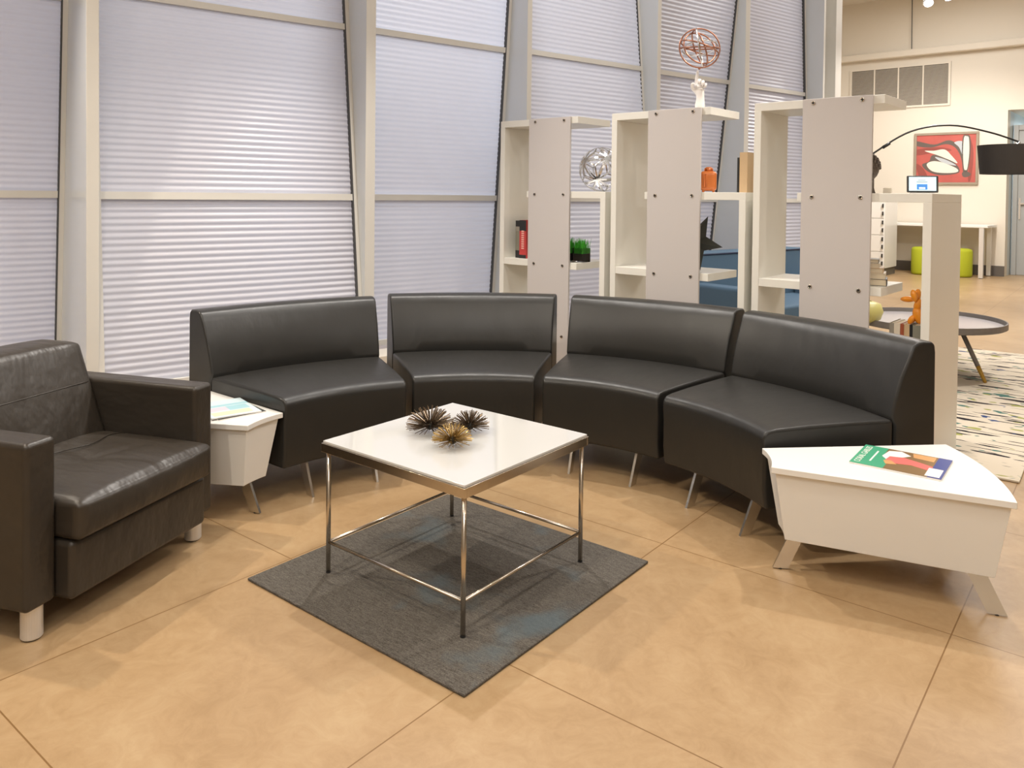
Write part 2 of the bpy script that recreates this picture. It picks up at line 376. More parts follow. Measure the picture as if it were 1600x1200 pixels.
# far wall with doorway
bm = B()
SD = 4.08; HDR = 3.06
prism(bm, [tuple(FP(s, n, 0)[:2]) for s, n in ((-2, 0), (SD, 0), (SD, -.25), (-2, -.25))], 0, CE)
prism(bm, [tuple(FP(s, n, 0)[:2]) for s, n in ((SD, 0), (5.6, 0), (5.6, -.25), (SD, -.25))], HDR, CE)
prism(bm, [tuple(FP(s, n, 0)[:2]) for s, n in ((5.6, 0), (10, 0), (10, -.25), (5.6, -.25))], 0, CE)
struct('wall_far', bm, M['wall'])
bm = B(); prism(bm, [tuple(FP(s, n, 0)[:2]) for s, n in ((-2, .03), (SD, .03), (SD, .0), (-2, .0))], 0, .19)
struct('baseboard_far', bm, M['baseb'])
# pipe-like ledge trim across the far wall
bm = B(); prism(bm, [tuple(FP(s, n, 0)[:2]) for s, n in ((-1, .14), (9.9, .14), (9.9, 0), (-1, 0))], 4.20, 4.34); struct('trim_11', bm, M['wall'], bev=.03, seg=3)
# hallway behind the doorway
bm = B()
prism(bm, [tuple(FP(s, n, 0)[:2]) for s, n in ((SD-.05, -2.6), (5.7, -2.6), (5.7, -2.7), (SD-.05, -2.7))], 0, HDR)
prism(bm, [tuple(FP(s, n, 0)[:2]) for s, n in ((5.6, -.25), (5.7, -.25), (5.7, -2.7), (5.6, -2.7))], 0, HDR)
prism(bm, [tuple(FP(s, n, 0)[:2]) for s, n in ((SD-.1, -.25), (SD, -.25), (SD, -2.7), (SD-.1, -2.7))], 0, HDR)
struct('wall_hall', bm, M['hallw'])
bm = B(); prism(bm, [tuple(FP(s, n, 0)[:2]) for s, n in ((SD-.1, -.25), (5.7, -.25), (5.7, -2.7), (SD-.1, -2.7))], HDR, HDR+.05); struct('ceiling_hall', bm, M['ceil'])
bm = B(); prism(bm, [tuple(FP(s, n, 0)[:2]) for s, n in ((4.75, -2.57), (5.59, -2.57), (5.59, -2.59), (4.75, -2.59))], 0, .2); struct('baseboard_hall', bm, M['baseb'])
ha = FP(4.85, -1.4, 2.95)
hl = bpy.data.lights.new('hall_light', 'AREA'); hl.energy = 55; hl.size = .6; hl.color = (.85, .95, 1); ho = bpy.data.objects.new('hall_light', hl); C.objects.link(ho); ho.location = ha
# grey door with frame inside the hallway's left wall
def FB(bm, s0, s1, n0, n1, z0, z1): return hexa(bm, [tuple(FP(s, n, z0)) for s, n in ((s0, n0), (s1, n0), (s1, n1), (s0, n1))], [tuple(FP(s, n, z1)) for s, n in ((s0, n0), (s1, n0), (s1, n1), (s0, n1))])
bm = B(); FB(bm, SD+.02, SD+.10, -.62, -.5, 0, 2.82); FB(bm, SD+.02+.42, SD+.50, -.62, -.5, 0, 2.82); FB(bm, SD+.10, SD+.44, -.62, -.5, 2.72, 2.82)
dr = struct('door_1', bm, M['doorg'], bev=.006)
bm = B(); FB(bm, SD+.10, SD+.44, -.60, -.55, .01, 2.72); link('door_panel', bm, M['doorg'], dr)
bm = B(); FB(bm, SD+.12, SD+.22, -.55, -.49, 1.33, 1.36); FB(bm, SD+.12, SD+.15, -.55, -.53, 1.05, 1.45); link('door_handle', bm, M['silver'], dr)

# ceiling vent grille on the far wall
v = thing('wall_vent', 'wide slatted return air grille high on the far cream wall', 'vent', FP(2.2, 0, 3.63))
v.rotation_euler = (0, 0, -AS)
bm = B(); box(bm, -.93, .93, -.012, -.002, -.42, .42); link('cavity', bm, M['ventdark'], v)
bm = B()
for x0, x1, z0, z1 in ((-.93, .93, .38, .42), (-.93, .93, -.42, -.38), (-.93, -.89, -.38, .38), (.89, .93, -.38, .38)): box(bm, x0, x1, -.03, -.012, z0, z1)
for x in (-.45, 0, .45): box(bm, x-.012, x+.012, -.03, -.012, -.38, .38)
link('frame', bm, M['wall'], v)
for sg in range(4):
    x0 = -.89+.45*sg+(.0 if sg == 0 else -.0) ; x1 = x0+.43
    bm = B(); z = -.37
    while z < .37:
        hexa(bm, [(x0, -.026, z), (x1, -.026, z), (x1, -.014, z+.012), (x0, -.014, z+.012)], [(x0, -.026, z+.006), (x1, -.026, z+.006), (x1, -.014, z+.018), (x0, -.014, z+.018)]); z += .024
    link('slats', bm, M['vent'], v)

# painting
p = thing('framed_painting', 'framed abstract painting in red with white leaf and oval shapes on the far wall', 'painting', FP(3.075, .0, 2.19), -AS)
bm = B()
W2, H2 = .555, .50
for x0, x1, z0, z1 in ((-W2, W2, H2-.045, H2), (-W2, W2, -H2, -H2+.045), (-W2, -W2+.045, -H2+.045, H2-.045), (W2-.045, W2, -H2+.045, H2-.045)): box(bm, x0, x1, -.05, -.002, z0, z1)
link('frame', bm, M['frame'], p, bev=.006)
bm = B(); box(bm, -W2+.045, W2-.045, -.03, -.003, -H2+.045, H2-.045); cv = link('canvas', bm, M['redp'], p)
def shape(pts, lvl, m, name):
    # points in 0..1 of the picture, y down
    bm = B(); P = [((x-.5)*2*W2*.92, (.5-y)*2*H2*.92) for x, y in pts]
    # smooth closed curve
    Q = []
    n = len(P)
    for i in range(n):
        p0, p1, p2, p3 = P[i-1], P[i], P[(i+1) % n], P[(i+2) % n]
        for k in range(5):
            t = k/5
            Q.append(tuple(.5*((2*p1[j])+(-p0[j]+p2[j])*t+(2*p0[j]-5*p1[j]+4*p2[j]-p3[j])*t*t+(-p0[j]+3*p1[j]-3*p2[j]+p3[j])*t**3) for j in (0, 1)))
    y0 = -.0302-.0012*lvl
    vs = [bm.verts.new((x, y0, z)) for x, z in Q]; f = bm.faces.new(vs)
    r = bmesh.ops.extrude_face_region(bm, geom=[f])
    for q in r['geom']:
        if isinstance(q, bmesh.types.BMVert): q.co.y += .001
    bmesh.ops.triangulate(bm, faces=bm.faces)
    link(name, bm, m, cv)
shape([(.0, .12), (.3, .2), (.55, .12), (.72, .25), (.82, .5), (.8, .8), (.76, .5), (.66, .28), (.5, .2), (.25, .26), (.0, .22)], 1, M['umber'], 'paint_stroke')
shape([(.0, .30), (.4, .26), (.6, .33), (.35, .36), (.0, .42)], 1, M['redd'], 'paint_stroke')
shape([(.0, .6), (.12, .7), (.2, .9), (.1, .98), (.03, .8)], 1, M['redd'], 'paint_stroke')
shape([(.9, .1), (.96, .4), (.93, .9), (.88, .95), (.9, .5)], 1, M['redd'], 'paint_stroke')
shape([(.64, .17), (.78, .16), (.78, .42), (.72, .27)], 2, M['greyp'], 'paint_stroke')
shape([(.78, .06), (.84, .02), (.90, .07), (.91, .4), (.88, .72), (.84, .78), (.79, .72), (.77, .4)], 2, M['umber'], 'paint_stroke')
shape([(.80, .08), (.845, .05), (.88, .1), (.89, .4), (.865, .7), (.84, .74), (.81, .7), (.79, .4)], 3, M['cream'], 'paint_stroke')
shape([(.78, .80), (.84, .76), (.92, .82), (.88, .88), (.8, .88)], 2, M['umber'], 'paint_stroke')
shape([(.10, .62), (.22, .55), (.28, .42), (.5, .45), (.68, .62), (.74, .76), (.66, .82), (.4, .84), (.2, .76)], 2, M['umber'], 'paint_stroke')
shape([(.14, .33), (.3, .33), (.48, .31), (.6, .44), (.70, .60), (.55, .52), (.35, .42)], 3, M['cream'], 'paint_stroke')
shape([(.32, .46), (.5, .52), (.68, .64), (.55, .62), (.42, .56)], 3, M['greyp'], 'paint_stroke')
shape([(.18, .62), (.28, .55), (.45, .58), (.68, .70), (.70, .78), (.5, .80), (.28, .76)], 3, M['cream'], 'paint_stroke')

# hanging cable on the far wall
bm = B(); tube(bm, [FP(2.45, .09, 4.335), FP(2.44, .09, CE)], .008, 6); o = link('hanging_cable', bm, M['black']); tag(o, 'thin black cable hanging down to the ledge above the wall vent', 'cable')

# ================================================================ TRACK SPOTLIGHTS
def spotlight(i, x, y, z, watts, col, ax, ay, cone, label=None):
    L = bpy.data.lights.new('spotlight', 'SPOT'); L.energy = watts; L.color = col; L.spot_size = math.radians(cone); L.spot_blend = .6; L.shadow_soft_size = .045
    o = bpy.data.objects.new('spotlight', L); C.objects.link(o)
    d = Vector((ax-x, ay-y, -z)); o.rotation_euler = d.to_track_quat('-Z', 'Y').to_euler(); o.location = (x, y, z)
for i, s in enumerate(SPOTS): spotlight(i, *s)
def lamp_head(x, y, z, aim, label):
    t = thing('track_spotlight', label, 'spotlight', (x, y, z), 0, 'spotlights under the ceiling')
    q = Vector(aim).normalized().to_track_quat('-Z', 'Y'); m4 = q.to_matrix().to_4x4()
    bm = B(); lathe(bm, [(.03, .13), (.045, .11), (.05, .0), (.058, -.01), (.058, -.03), (.05, -.03), (.05, -.02)], 24); bmesh.ops.transform(bm, matrix=m4, verts=bm.verts); link('housing', bm, M['silver'], t, smooth=True)
    bm = B(); lathe(bm, [(.048, -.022), (.048, -.026), (.0, -.034)], 24); bmesh.ops.transform(bm, matrix=m4, verts=bm.verts); link('lens', bm, M['lens'], t, smooth=True)
    bm = B(); tube(bm, [(0, 0, .06), (0, 0, CE-z)], .008, 8); link('stem', bm, M['alu'], t)
lamp_head(4.69, 9.0, 3.64, (-.25, -.75, -.75), 'track spotlight hanging at the top of the picture, the lower of the two')
lamp_head(4.95, 9.05, 3.72, (.1, -.5, -1), 'track spotlight half cut off by the top edge, the right hand one')
L = bpy.data.lights.new('spotlight', 'SPOT'); L.energy = 200; L.color = MID; L.spot_size = math.radians(110); L.spot_blend = .6; L.shadow_soft_size = .05
o = bpy.data.objects.new('spotlight', L); C.objects.link(o); o.location = (4.66, 8.9, 3.54); o.rotation_euler = Vector((-.25, -.4, -1)).to_track_quat('-Z', 'Y').to_euler()

# ================================================================ CURVED SOFAS
RI, AN, SD_, FT, DP, ZS, ZB, ZL, ZC = 1.214, .515, .582, .121, .80, .474, .802, .16, .488
RC = RI+.4
def sweep(sec, a0, a1, n, dome=None):
    bm = B(); rings = []
    for i in range(n+1):
        a = a0+(a1-a0)*i/n; r_ = []
        for j, (r, z) in enumerate(sec):
            if dome: r, z = dome(r, z, i/n)
            r_.append(bm.verts.new(((RI+r)*math.cos(a)-RC, (RI+r)*math.sin(a), z)))
        rings.append(r_)
    m_ = len(sec)
    for P, Q in zip(rings, rings[1:]):
        for j in range(m_): bm.faces.new((P[j], P[(j+1) % m_], Q[(j+1) % m_], Q[j]))
    bm.faces.new(rings[0][::-1]); bm.faces.new(rings[-1]); return bm
def make_sofa():
    t = thing('curved_sofa', '', 'sofa')
    sec = [(.012, ZL), (.0, .24), (.0, .36), (-.006, .44), (.0, .462), (.02, .477), (.06, .482), (.2, .486), (.35, .487), (.5, .487), (.60, .486), (.60, ZL)]
    def dome(r, z, f):
        if z > .46: z += .012*math.sin(PI*f)**.6*math.sin(PI*min(1, max(0, (r+.02)/.64)))
        return r, z
    link('seat', sweep(sec, -AN/2, AN/2, 22, dome), M['leather'], t, bev=.014, seg=3)
    sec = [(.604, ZL), (.604, .46), (.588, .492), (.600, .55), (.635, .66), (.676, .75), (.693, .787), (.712, .801), (.745, .806), (.785, .804), (.800, .794), (.804, .76), (.81, ZL)]
    def dome2(r, z, f):
        if r < .7 and .5 < z < .78: r -= .008*math.sin(PI*f)
        return r, z
    link('backrest', sweep(sec, -AN/2, AN/2, 22, dome2), M['leather'], t, bev=.012, seg=3)
    for s in (-1, 1):
        for r0, r1 in ((.09, .015), (.66, .73)):
            a = s*(AN/2-.13*RI/(RI+r0)); d = Vector((math.cos(a), math.sin(a), 0)); e = Vector((-d.y, d.x, 0))
            def P(r, z, k): q = d*(RI+r)+e*k; return (q.x-RC, q.y, z)
            bm = B(); hexa(bm, [P(r1-.022, 0, -.006), P(r1+.028, 0, -.006), P(r1+.028, 0, .006), P(r1-.022, 0, .006)], [P(r0-.03, ZL, -.006), P(r0+.03, ZL, -.006), P(r0+.03, ZL, .006), P(r0-.03, ZL, .006)])
            link('leg', bm, M['chrome'], t)
    return t
poses = [(-.046, 2.754, 2.22), (-.112, 2.817, 1.632), (-.172, 2.835, 1.034), (-.17, 2.805, .505)]
labels = ['black leather curved sofa section, leftmost, beside the armchair and small white table',
          'black leather curved sofa section directly behind the square coffee table, left of centre',
          'black leather curved sofa section right of centre, touching the rightmost section',
          'black leather curved sofa section, rightmost, behind the white table with the green magazine']
sofa = make_sofa()
for i, ((x, y, a), lb) in enumerate(zip(poses, labels)):
    loc = (x+RC*math.cos(a), y+RC*math.sin(a), 0)
    if i == 0: sofa.location = loc; sofa.rotation_euler = (0, 0, a); sofa['label'] = lb; sofa['group'] = 'curved sofa sections in an arc'
    else: dup(sofa, loc, a, lb)

# ================================================================ ARMCHAIR   local x = forward, y = width
ac = thing('armchair', 'dark brown leather club armchair with square arms on round silver legs', 'armchair', (-1.462, 2.371, 0), math.atan2(-.29, .957))
def cushion(bm, x0, x1, y0, y1, z0, z1, crown=.02, n=12, rnd=.035, tilt=None):
    # closed padded block: superellipse-like rounding with crowned faces
    g = [];
    def prof(i): return (i/n)
    grid = {}
    bmesh.ops.create_cube(bm, size=2); bmesh.ops.subdivide_edges(bm, edges=bm.edges, cuts=n, use_grid_fill=True)
    hx, hy, hz = (x1-x0)/2, (y1-y0)/2, (z1-z0)/2
    for v_ in bm.verts:
        c = Vector((v_.co.x*hx, v_.co.y*hy, v_.co.z*hz))
        q = Vector((max(-hx+rnd, min(hx-rnd, c.x)), max(-hy+rnd, min(hy-rnd, c.y)), max(-hz+rnd, min(hz-rnd, c.z))))
        d = c-q
        if d.length > 1e-6: c = q+d.normalized()*min(rnd, max(d.length, rnd if d.length > rnd*.999 else d.length))
        ux, uy, uz = v_.co.x, v_.co.y, v_.co.z
        if crown:
            fz = (1-ux**4)*(1-uy**4); c.z += crown*fz*(1 if uz > 0 else 0)*abs(uz)
            c.x += crown*.5*(1-uz**2)*(1-uy**4)*(1 if ux > 0 else 0)*abs(ux)
        v_.co = Vector((c.x+(x0+x1)/2, c.y+(y0+y1)/2, c.z+(z0+z1)/2))
        if tilt: v_.co = Vector(tilt(v_.co))
    return bm
for y0, y1, lab in ((0, .112, None), (.760, .866, None)):
    bm = B(); box(bm, -.80, 0, y0, y1, .105, .628); link('arm', bm, M['leather2'], ac, bev=.018, seg=4)
bm = B(); box(bm, -.78, .055, .116, .757, .10, .29); link('seat_base', bm, M['leather2'], ac, bev=.02, seg=4)
def seat_wrinkle(c):
    x, y, z = c
    if z > .38:
        # pulled folds meeting in the middle of the cushion
        for k, (a, ph) in enumerate(((.3, .0), (1.2, .6), (2.1, .3), (2.8, .1))):
            u_ = (x+.18)*math.cos(a)+(y-.42)*math.sin(a); w_ = -(x+.18)*math.sin(a)+(y-.42)*math.cos(a)
            z -= .006*math.exp(-(w_/.012)**2)*math.exp(-((u_-.1)/.12)**2)
        z -= .008*math.exp(-((x+.2)**2+(y-.44)**2)/.03)
    return (x, y, z)
bm = cushion(B(), -.50, .085, .116, .757, .292, .418, .028, 34, .022, seat_wrinkle); cu_ = link('seat_cushion', bm, M['leather2'], ac, smooth=True)
bm = B(); pts = []
for i in range(25):
    y = .15+.58*i/24; pts.append((-.30+.02*math.sin(i*.5), y, .417+.03*(1-((y-.44)/.32)**4)*(1-((-.3+.2)/.3)**4)+.0))
tube(bm, pts, .0022, 6); link('stitched_seam', bm, M['leather2'], cu_, smooth=True)
def lean(c):
    x, y, z = c; return (x - .42*(z-.40)*.9, y, z)
bm = cushion(B(), -.62, -.42, .116, .757, .40, .775, .012, 26, .020, lean); bk = link('back_cushion', bm, M['leather2'], ac, smooth=True)
bm = B(); tube(bm, [(-.42+.0045-.42*.9*(.62-.40), .14+.59*i/20, .62) for i in range(21)], .003, 6); link('stitched_seam', bm, M['leather2'], bk, smooth=True)
bm = B(); hexa(bm, [(-.80, .116, .105), (-.60, .116, .105), (-.60, .757, .105), (-.80, .757, .105)], [(-.80, .116, .66), (-.72, .116, .66), (-.72, .757, .66), (-.80, .757, .66)]); link('back_frame', bm, M['leather2'], ac, bev=.02, seg=3)
for x, y in ((-.045, .06), (-.045, .805), (-.74, .06), (-.74, .805)):
    bm = B(); lathe(bm, [(.029, .004), (.032, .008), (.032, .105)], 28, x, y); l_ = link('leg', bm, M['alu'], ac, smooth=False)
    bm = B(); lathe(bm, [(.026, 0), (.026, .004)], 20, x, y); link('glide', bm, M['black'], l_)

# ================================================================ WHITE WEDGE TABLES   local apex at origin, x = mid direction
HA = .260; R0, R1 = .43, 1.195
def arc(r, a0, a1, n): return [(r*math.cos(a0+(a1-a0)*i/n), r*math.sin(a0+(a1-a0)*i/n)) for i in range(n+1)]
def wedge(ins): # inset outline
    da0 = ins/R0; da1 = ins/R1
    return arc(R0+ins, -HA+da0, HA-da0, 10)+arc(R1-ins, HA-da1, -HA+da1, 18)
def make_wedge():
    t = thing('side_table', '', 'side table', group='white wedge shaped side tables')
    off = .8
    sh = lambda P: [(x-off, y) for x, y in P]
    bm = B(); prism(bm, sh(wedge(0)), .397, .42); link('tabletop', bm, M['white'], t, bev=.0025)
    bm = B(); bot = sh(wedge(.05)); top = sh(wedge(.014))
    hexa(bm, [(x, y, .14) for x, y in bot], [(x, y, .3965) for x, y in top]); link('body', bm, M['white'], t, bev=.002)
    def blade(r0, r1, a0, a1, w0, w1, nm='leg'):
        d0 = Vector((math.cos(a0), math.sin(a0), 0)); d1 = Vector((math.cos(a1), math.sin(a1), 0)); e = Vector((-d0.y, d0.x, 0))*.006
        A = [d1*(r1-w1)-e, d1*r1-e, d1*r1+e, d1*(r1-w1)+e]; Bt = [d0*(r0-w0)-e, d0*r0-e, d0*r0+e, d0*(r0-w0)+e]
        bm = B(); hexa(bm, [(q.x-off, q.y, .004) for q in A], [(q.x-off, q.y, .14) for q in Bt]); l_ = link(nm, bm, M['chrome'], t)
        bm = B(); c = (A[0]+A[2])/2; lathe(bm, [(.007, 0), (.007, .005)], 12, c.x-off, c.y); link('glide', bm, M['black'], l_)
    blade(R0+.13, R0+.07, 0, 0, .055, .055)
    blade(R1-.07, R1-.005, -HA+.10, -HA+.075, .06, .06)
    blade(R1-.07, R1-.005, HA-.10, HA-.075, .06, .06)
    return t
wt = make_wedge()
def wloc(ax, ay, a): return (ax+.8*math.cos(a), ay+.8*math.sin(a), 0)
aR = math.radians(-9.4); aL = math.radians(156.2)
wt.location = wloc(.562, 3.035, aR); wt.rotation_euler = (0, 0, aR); wt['label'] = 'large white wedge side table in the right foreground under the green magazine'
dup(wt, wloc(-.675, 3.232, aL), aL, 'white wedge side table between the armchair and the leftmost sofa section')

# ================================================================ COFFEE TABLE + RUG
TH = .672; GR = -TH   # grid rotation about z so that local x = v, local y = u
r_ = B(); box(r_, -.525, .525, -.525, .525, .0, .009); o = link('floor_rug', r_, M['rug'], None, bev=.003)
o.location = (-.2024, 2.904, 0.001); o.rotation_euler = (0, 0, GR); tag(o, 'square dark grey woven rug on the floor under the coffee table', 'rug')
ct = thing('coffee_table', 'square coffee table with white glass top and thin satin metal frame', 'coffee table', (-.1933, 2.9213, .0105), GR)
bm = B(); box(bm, -.347, .347, -.347, .347, .478, .487); link('tabletop', bm, M['glasswhite'], ct, bev=.002)
bm = B()
for x0, x1, y0, y1 in ((-.352, .352, -.352, -.340), (-.352, .352, .340, .352), (-.352, -.340, -.340, .340), (.340, .352, -.340, .340)): box(bm, x0, x1, y0, y1, .446, .478)
link('apron_frame', bm, M['nickel'], ct, bev=.0015)
for x in (-.332, .332):
    for y in (-.332, .332):
        bm = B(); tube(bm, [(x, y, .004), (x, y, .446)], .0085, 16); l_ = link('leg', bm, M['nickel'], ct, smooth=True)
        bm = B(); lathe(bm, [(.009, 0), (.009, .006)], 16, x, y); link('glide', bm, M['black'], l_)
for a in ((-.332, -.332, .332, -.332), (.332, -.332, .332, .332), (.332, .332, -.332, .332), (-.332, .332, -.332, -.332)):
    bm = B(); tube(bm, [(a[0], a[1], .113), (a[2], a[3], .113)], .006, 12); link('stretcher', bm, M['nickel'], ct, smooth=True)

def urchin(x, y, r, n, label, m):
    t = thing('spiked_ornament', label, 'ornament', (x, y, .4975), random.random()*6, 'spiked metal ornaments on the coffee table')
    bm = B(); ball(bm, (0, 0, .022), .016, .016, .014); link('core', bm, M['blackm'], t, smooth=True)
    bm = B()
    for i in range(n):
        el = math.asin(min(1, (i+.5)/n))*1.0; az = i*2.39996+random.uniform(-.15, .15)
        el = max(-.1, el*1.08-.12+random.uniform(-.05, .05))
        d = Vector((math.cos(el)*math.cos(az), math.cos(el)*math.sin(az), math.sin(el)))
        L_ = r*random.uniform(.93, 1.03)
        b0 = Vector((0, 0, .022)); 
        q = b0+d*L_
        q.z = .022+(q.z-.022)*.80
        if q.z < .003: q.z = .003
        tube(bm, [b0+d*.008, q], [.0010, .00135], 5)
    link('spines', bm, m, t, kind='stuff')
urchin(-.303, 2.985, .094, 190, 'largest spiked metal ornament on the left of the coffee table group', M['spine'])
urchin(-.152, 2.990, .076, 160, 'spiked metal ornament on the right of the group, behind the golden one', M['spine'])
urchin(-.205, 2.815, .076, 160, 'smallest, golden spiked ornament in front of the other two', M['gold'])

# ================================================================ MAGAZINES
def magazine_right():
    t = thing('magazine', 'magazine with green masthead and figure in coral dress on the right table', 'magazine', (1.459, 2.922, .4205), math.atan2(2.74-2.925, 1.50-1.255)+PI/2)
    # local x: along the cover width, y up the page; masthead at +y ; page 0.21 x 0.31
    w2, h2 = .128, .152
    bm = B(); box(bm, -w2, w2, -h2, h2, 0, .005); link('pages', bm, M['whitep'], t)
    bm = B(); box(bm, -w2, w2, -h2, h2, .005, .0056); cov = link('cover', bm, M['brown'], t)
    def r_(x0, x1, y0, y1, m, n_='print', z=.0002): bm = B(); box(bm, x0, x1, y0, y1, .0056, .0056+z); link(n_, bm, m, cov)
    def poly(P, m, z): bm = B(); prism(bm, P, .0056, .0056+z); link('print', bm, m, cov)
    r_(-w2, w2, h2-.085, h2, M['greencov'])
    r_(-w2, .02, h2-.115, h2-.085, M['greencov'])
    poly([(.02, .07), (.1, .06), (.118, .02), (.08, -.02), (.05, .0), (.02, .03), (-.01, .05)], M['whitep'], .0004)
    poly([(-.02, .05), (.03, .045), (.045, .0), (.02, -.06), (-.01, -.125), (-.06, -.12), (-.03, -.04), (-.045, .01)], M['pink'], .0006)
    poly([(-.07, .04), (-.03, .055), (-.02, .03), (-.055, .005)], M['tan'], .0008)
    poly([(.07, -.03), (.12, -.02), (.12, -.1), (.06, -.1)], M['tan'], .0004)
    r_(-w2, w2, -h2, -h2+.045, M['bluecov'], z=.0007)
    r_(-w2+.012, -.02, -h2+.008, -h2+.055, M['whitep'], 'mailing_label', .0010)
    text('CORAL GABLES', .031, M['whitep'], cov, Matrix.Translation((0, h2-.022, .0060)), .0003)
    r_(-.07, .07, h2-.062, h2-.056, M['whitep'], z=.0003)
    return t
magazine_right()
def magazine_left(z, a, dx, label, top):
    t = thing('magazine', label, 'magazine', (-1.275+dx, 3.535, z), a, 'magazines on the left side table')
    bm = B(); box(bm, -.108, .108, -.14, .14, .0, .004); link('pages', bm, M['whitep'], t)
    bm = B(); box(bm, -.108, .108, -.14, .14, .004, .0046); c = link('cover', bm, M['palecov'] if top else M['blackm'], t)
    if top:
        for x0, x1, y0, y1, m in ((-.108, .108, .03, .06, M['aqua']), (-.1, .0, -.04, .02, M['lilac']), (.0, .09, -.05, .02, M['aqua']), (-.09, .08, -.12, -.06, M['lightgreen'])):
            bm = B(); box(bm, x0, x1, y0, y1, .0046, .0048); link('print', bm, m, c)
magazine_left(.4205, math.radians(44), .012, 'dark covered magazine lying underneath the pale one on the left table', False)
magazine_left(.4262, math.radians(38), .0, 'pale blue magazine lying on top of the stack beside the armchair', True)

# ================================================================ BOOKCASES
ZT = [1.93, 1.43, .95, .47]
def make_unit():
    t = thing('bookcase', '', 'bookcase', group='open white bookcase units dividing the room')
    dep = .38
    def pt(name, x0, x1, y0, y1, z0, z1, m='shelf', par=t): bm = B(); box(bm, x0, x1, y0, y1, z0, z1); return link(name, bm, M[m], par, bev=.0015)
    pt('upright', 0, .04, 0, dep, 0, ZT[0]-.045, 'shelfin')
    pt('upright', .876, .916, 0, dep, 0, ZT[1]-.045, 'shelfin')
    pt('shelf', 0, .69, .001, dep, ZT[0]-.045, ZT[0], 'shelfin')
    pt('shelf', .25, .916, .001, dep, ZT[1]-.045, ZT[1], 'shelfin')
    pt('shelf', .0405, .69, .001, dep, ZT[2]-.045, ZT[2], 'shelfin')
    pt('shelf', .25, .875, .001, dep, ZT[3]-.045, ZT[3], 'shelfin')
    pt('shelf', .0405, .69, .001, dep, .05, .095, 'shelfin')
    fp = pt('front_panel', .2785, .637, -.016, 0, 0.0, ZT[0]+.0)
    for z in (ZT[0]-.022, ZT[1]-.022, ZT[2]-.022, ZT[3]-.022):
        for x in (.335, .585):
            bm = B(); lathe(bm, [(.011, 0), (.011, .003), (.008, .004), (.005, .003), (.0, .003)], 20)
            bmesh.ops.transform(bm, matrix=Matrix.Translation((x, -.016, z)) @ Matrix.Rotation(PI/2, 4, 'X'), verts=bm.verts); link('bolt', bm, M['nickel'], fp, smooth=False)
            bm = B(); lathe(bm, [(.0055, .0032), (.0055, .0045)], 14); bmesh.ops.transform(bm, matrix=Matrix.Translation((x, -.016, z)) @ Matrix.Rotation(PI/2, 4, 'X'), verts=bm.verts); 
            link('bolt_socket', bm, M['black'], fp)
    return t
PT = .9594
def UP(k, s, tt, z=0): return QS + VS*(PT*k+s) + US*tt + Vector((0, 0, z))
unit = make_unit()
bl = ['white open bookcase unit nearest the window wall, with red book and grass pots', 'middle white open bookcase unit, with the hand sculpture on top', 'white open bookcase unit at the right end, holding the lit tablet']
for k in range(3):
    if k == 0: unit.location = UP(0, 0, 0); unit.rotation_euler = (0, 0, -AS); unit['label'] = bl[0]
    else:
        u2 = dup(unit, UP(k, 0, 0), -AS, bl[k])
        if k == 2:                                               # the end unit closes with a deeper side panel
            for ch in u2.children:
                if ch.name.startswith('upright') and max(v_.co.x for v_ in ch.data.vertices) > .9:
                    bm = B(); box(bm, .876, .916, 0, .62, .015, ZT[1]-.045); box(bm, .876, .916, 0, .10, 0, .015); me = bpy.data.meshes.new('upright'); bm.to_mesh(me); bm.free(); me.materials.append(M['shelfin']); ch.data = me
                if ch.name.startswith('shelf') and max(v_.co.x for v_ in ch.data.vertices) > .9:
                    bm = B(); prism(bm, [(.25, .001), (.916, .001), (.916, .62), (.70, .62), (.66, .38), (.25, .38)], ZT[1]-.045, ZT[1]); me = bpy.data.meshes.new('shelf'); bm.to_mesh(me); bm.free(); me.materials.append(M['shelfin']); ch.data = me

def book(k, s, tt, z, th, h, d, cov, label, group=None, rz=0., title=None, bands=(), name='book', pagem='paper', lie=False):
    t = thing(name, label, 'book', UP(k, s, tt, z), -AS+rz, group)
    # spine faces local -y ; thickness along x ; height z (or lying flat: swap)
    def T(bm):
        if lie:
            for v_ in bm.verts: v_.co = Vector((v_.co.z-h/2, v_.co.y, v_.co.x))
        return bm
    bm = B(); box(bm, .002, th-.002, .004, d-.003, .004, h-.004); link('pages', T(bm), M[pagem], t)
    bm = B(); box(bm, 0, .002, 0, d, 0, h); box(bm, th-.002, th, 0, d, 0, h); box(bm, .002, th-.002, 0, .0035, 0, h)
    c = link('cover', T(bm), M[cov], t)
    for z0, z1, m in bands:
        bm = B(); box(bm, 0, th, -.0006, 0, z0*h, z1*h); link('spine_band', T(bm), M[m], c)
    if title:
        txt, sz, zc, m = title
        o_ = text(txt, sz, M[m], c, Matrix.Translation((th/2, -.0012, zc*h)) @ Matrix.Rotation(PI/2, 4, 'Y') @ Matrix.Rotation(PI/2, 4, 'X') if False else Matrix.Translation((th/2, -.0012, zc*h)) @ Matrix(((0, 1, 0, 0), (0, 0, -1, 0), (-1, 0, 0, 0), (0, 0, 0, 1))), .0003)
    return t
book(0, .100, .06, ZT[2], .036, .268, .20, 'olive', 'dark olive book standing left of the red book in the bookcase', bands=((.84, 1, 'black'), (.0, .2, 'black'), (.72, .84, 'leadgrey')))
book(0, .145, .05, ZT[2], .062, .272, .21, 'red', 'thick book with red spine and black ends beside the dark olive book', bands=((.72, 1, 'black'), (0, .09, 'black')))
rb = [o for o in C.objects if o.name.startswith('cover') and o.data.materials[0] == M['red']][-1]
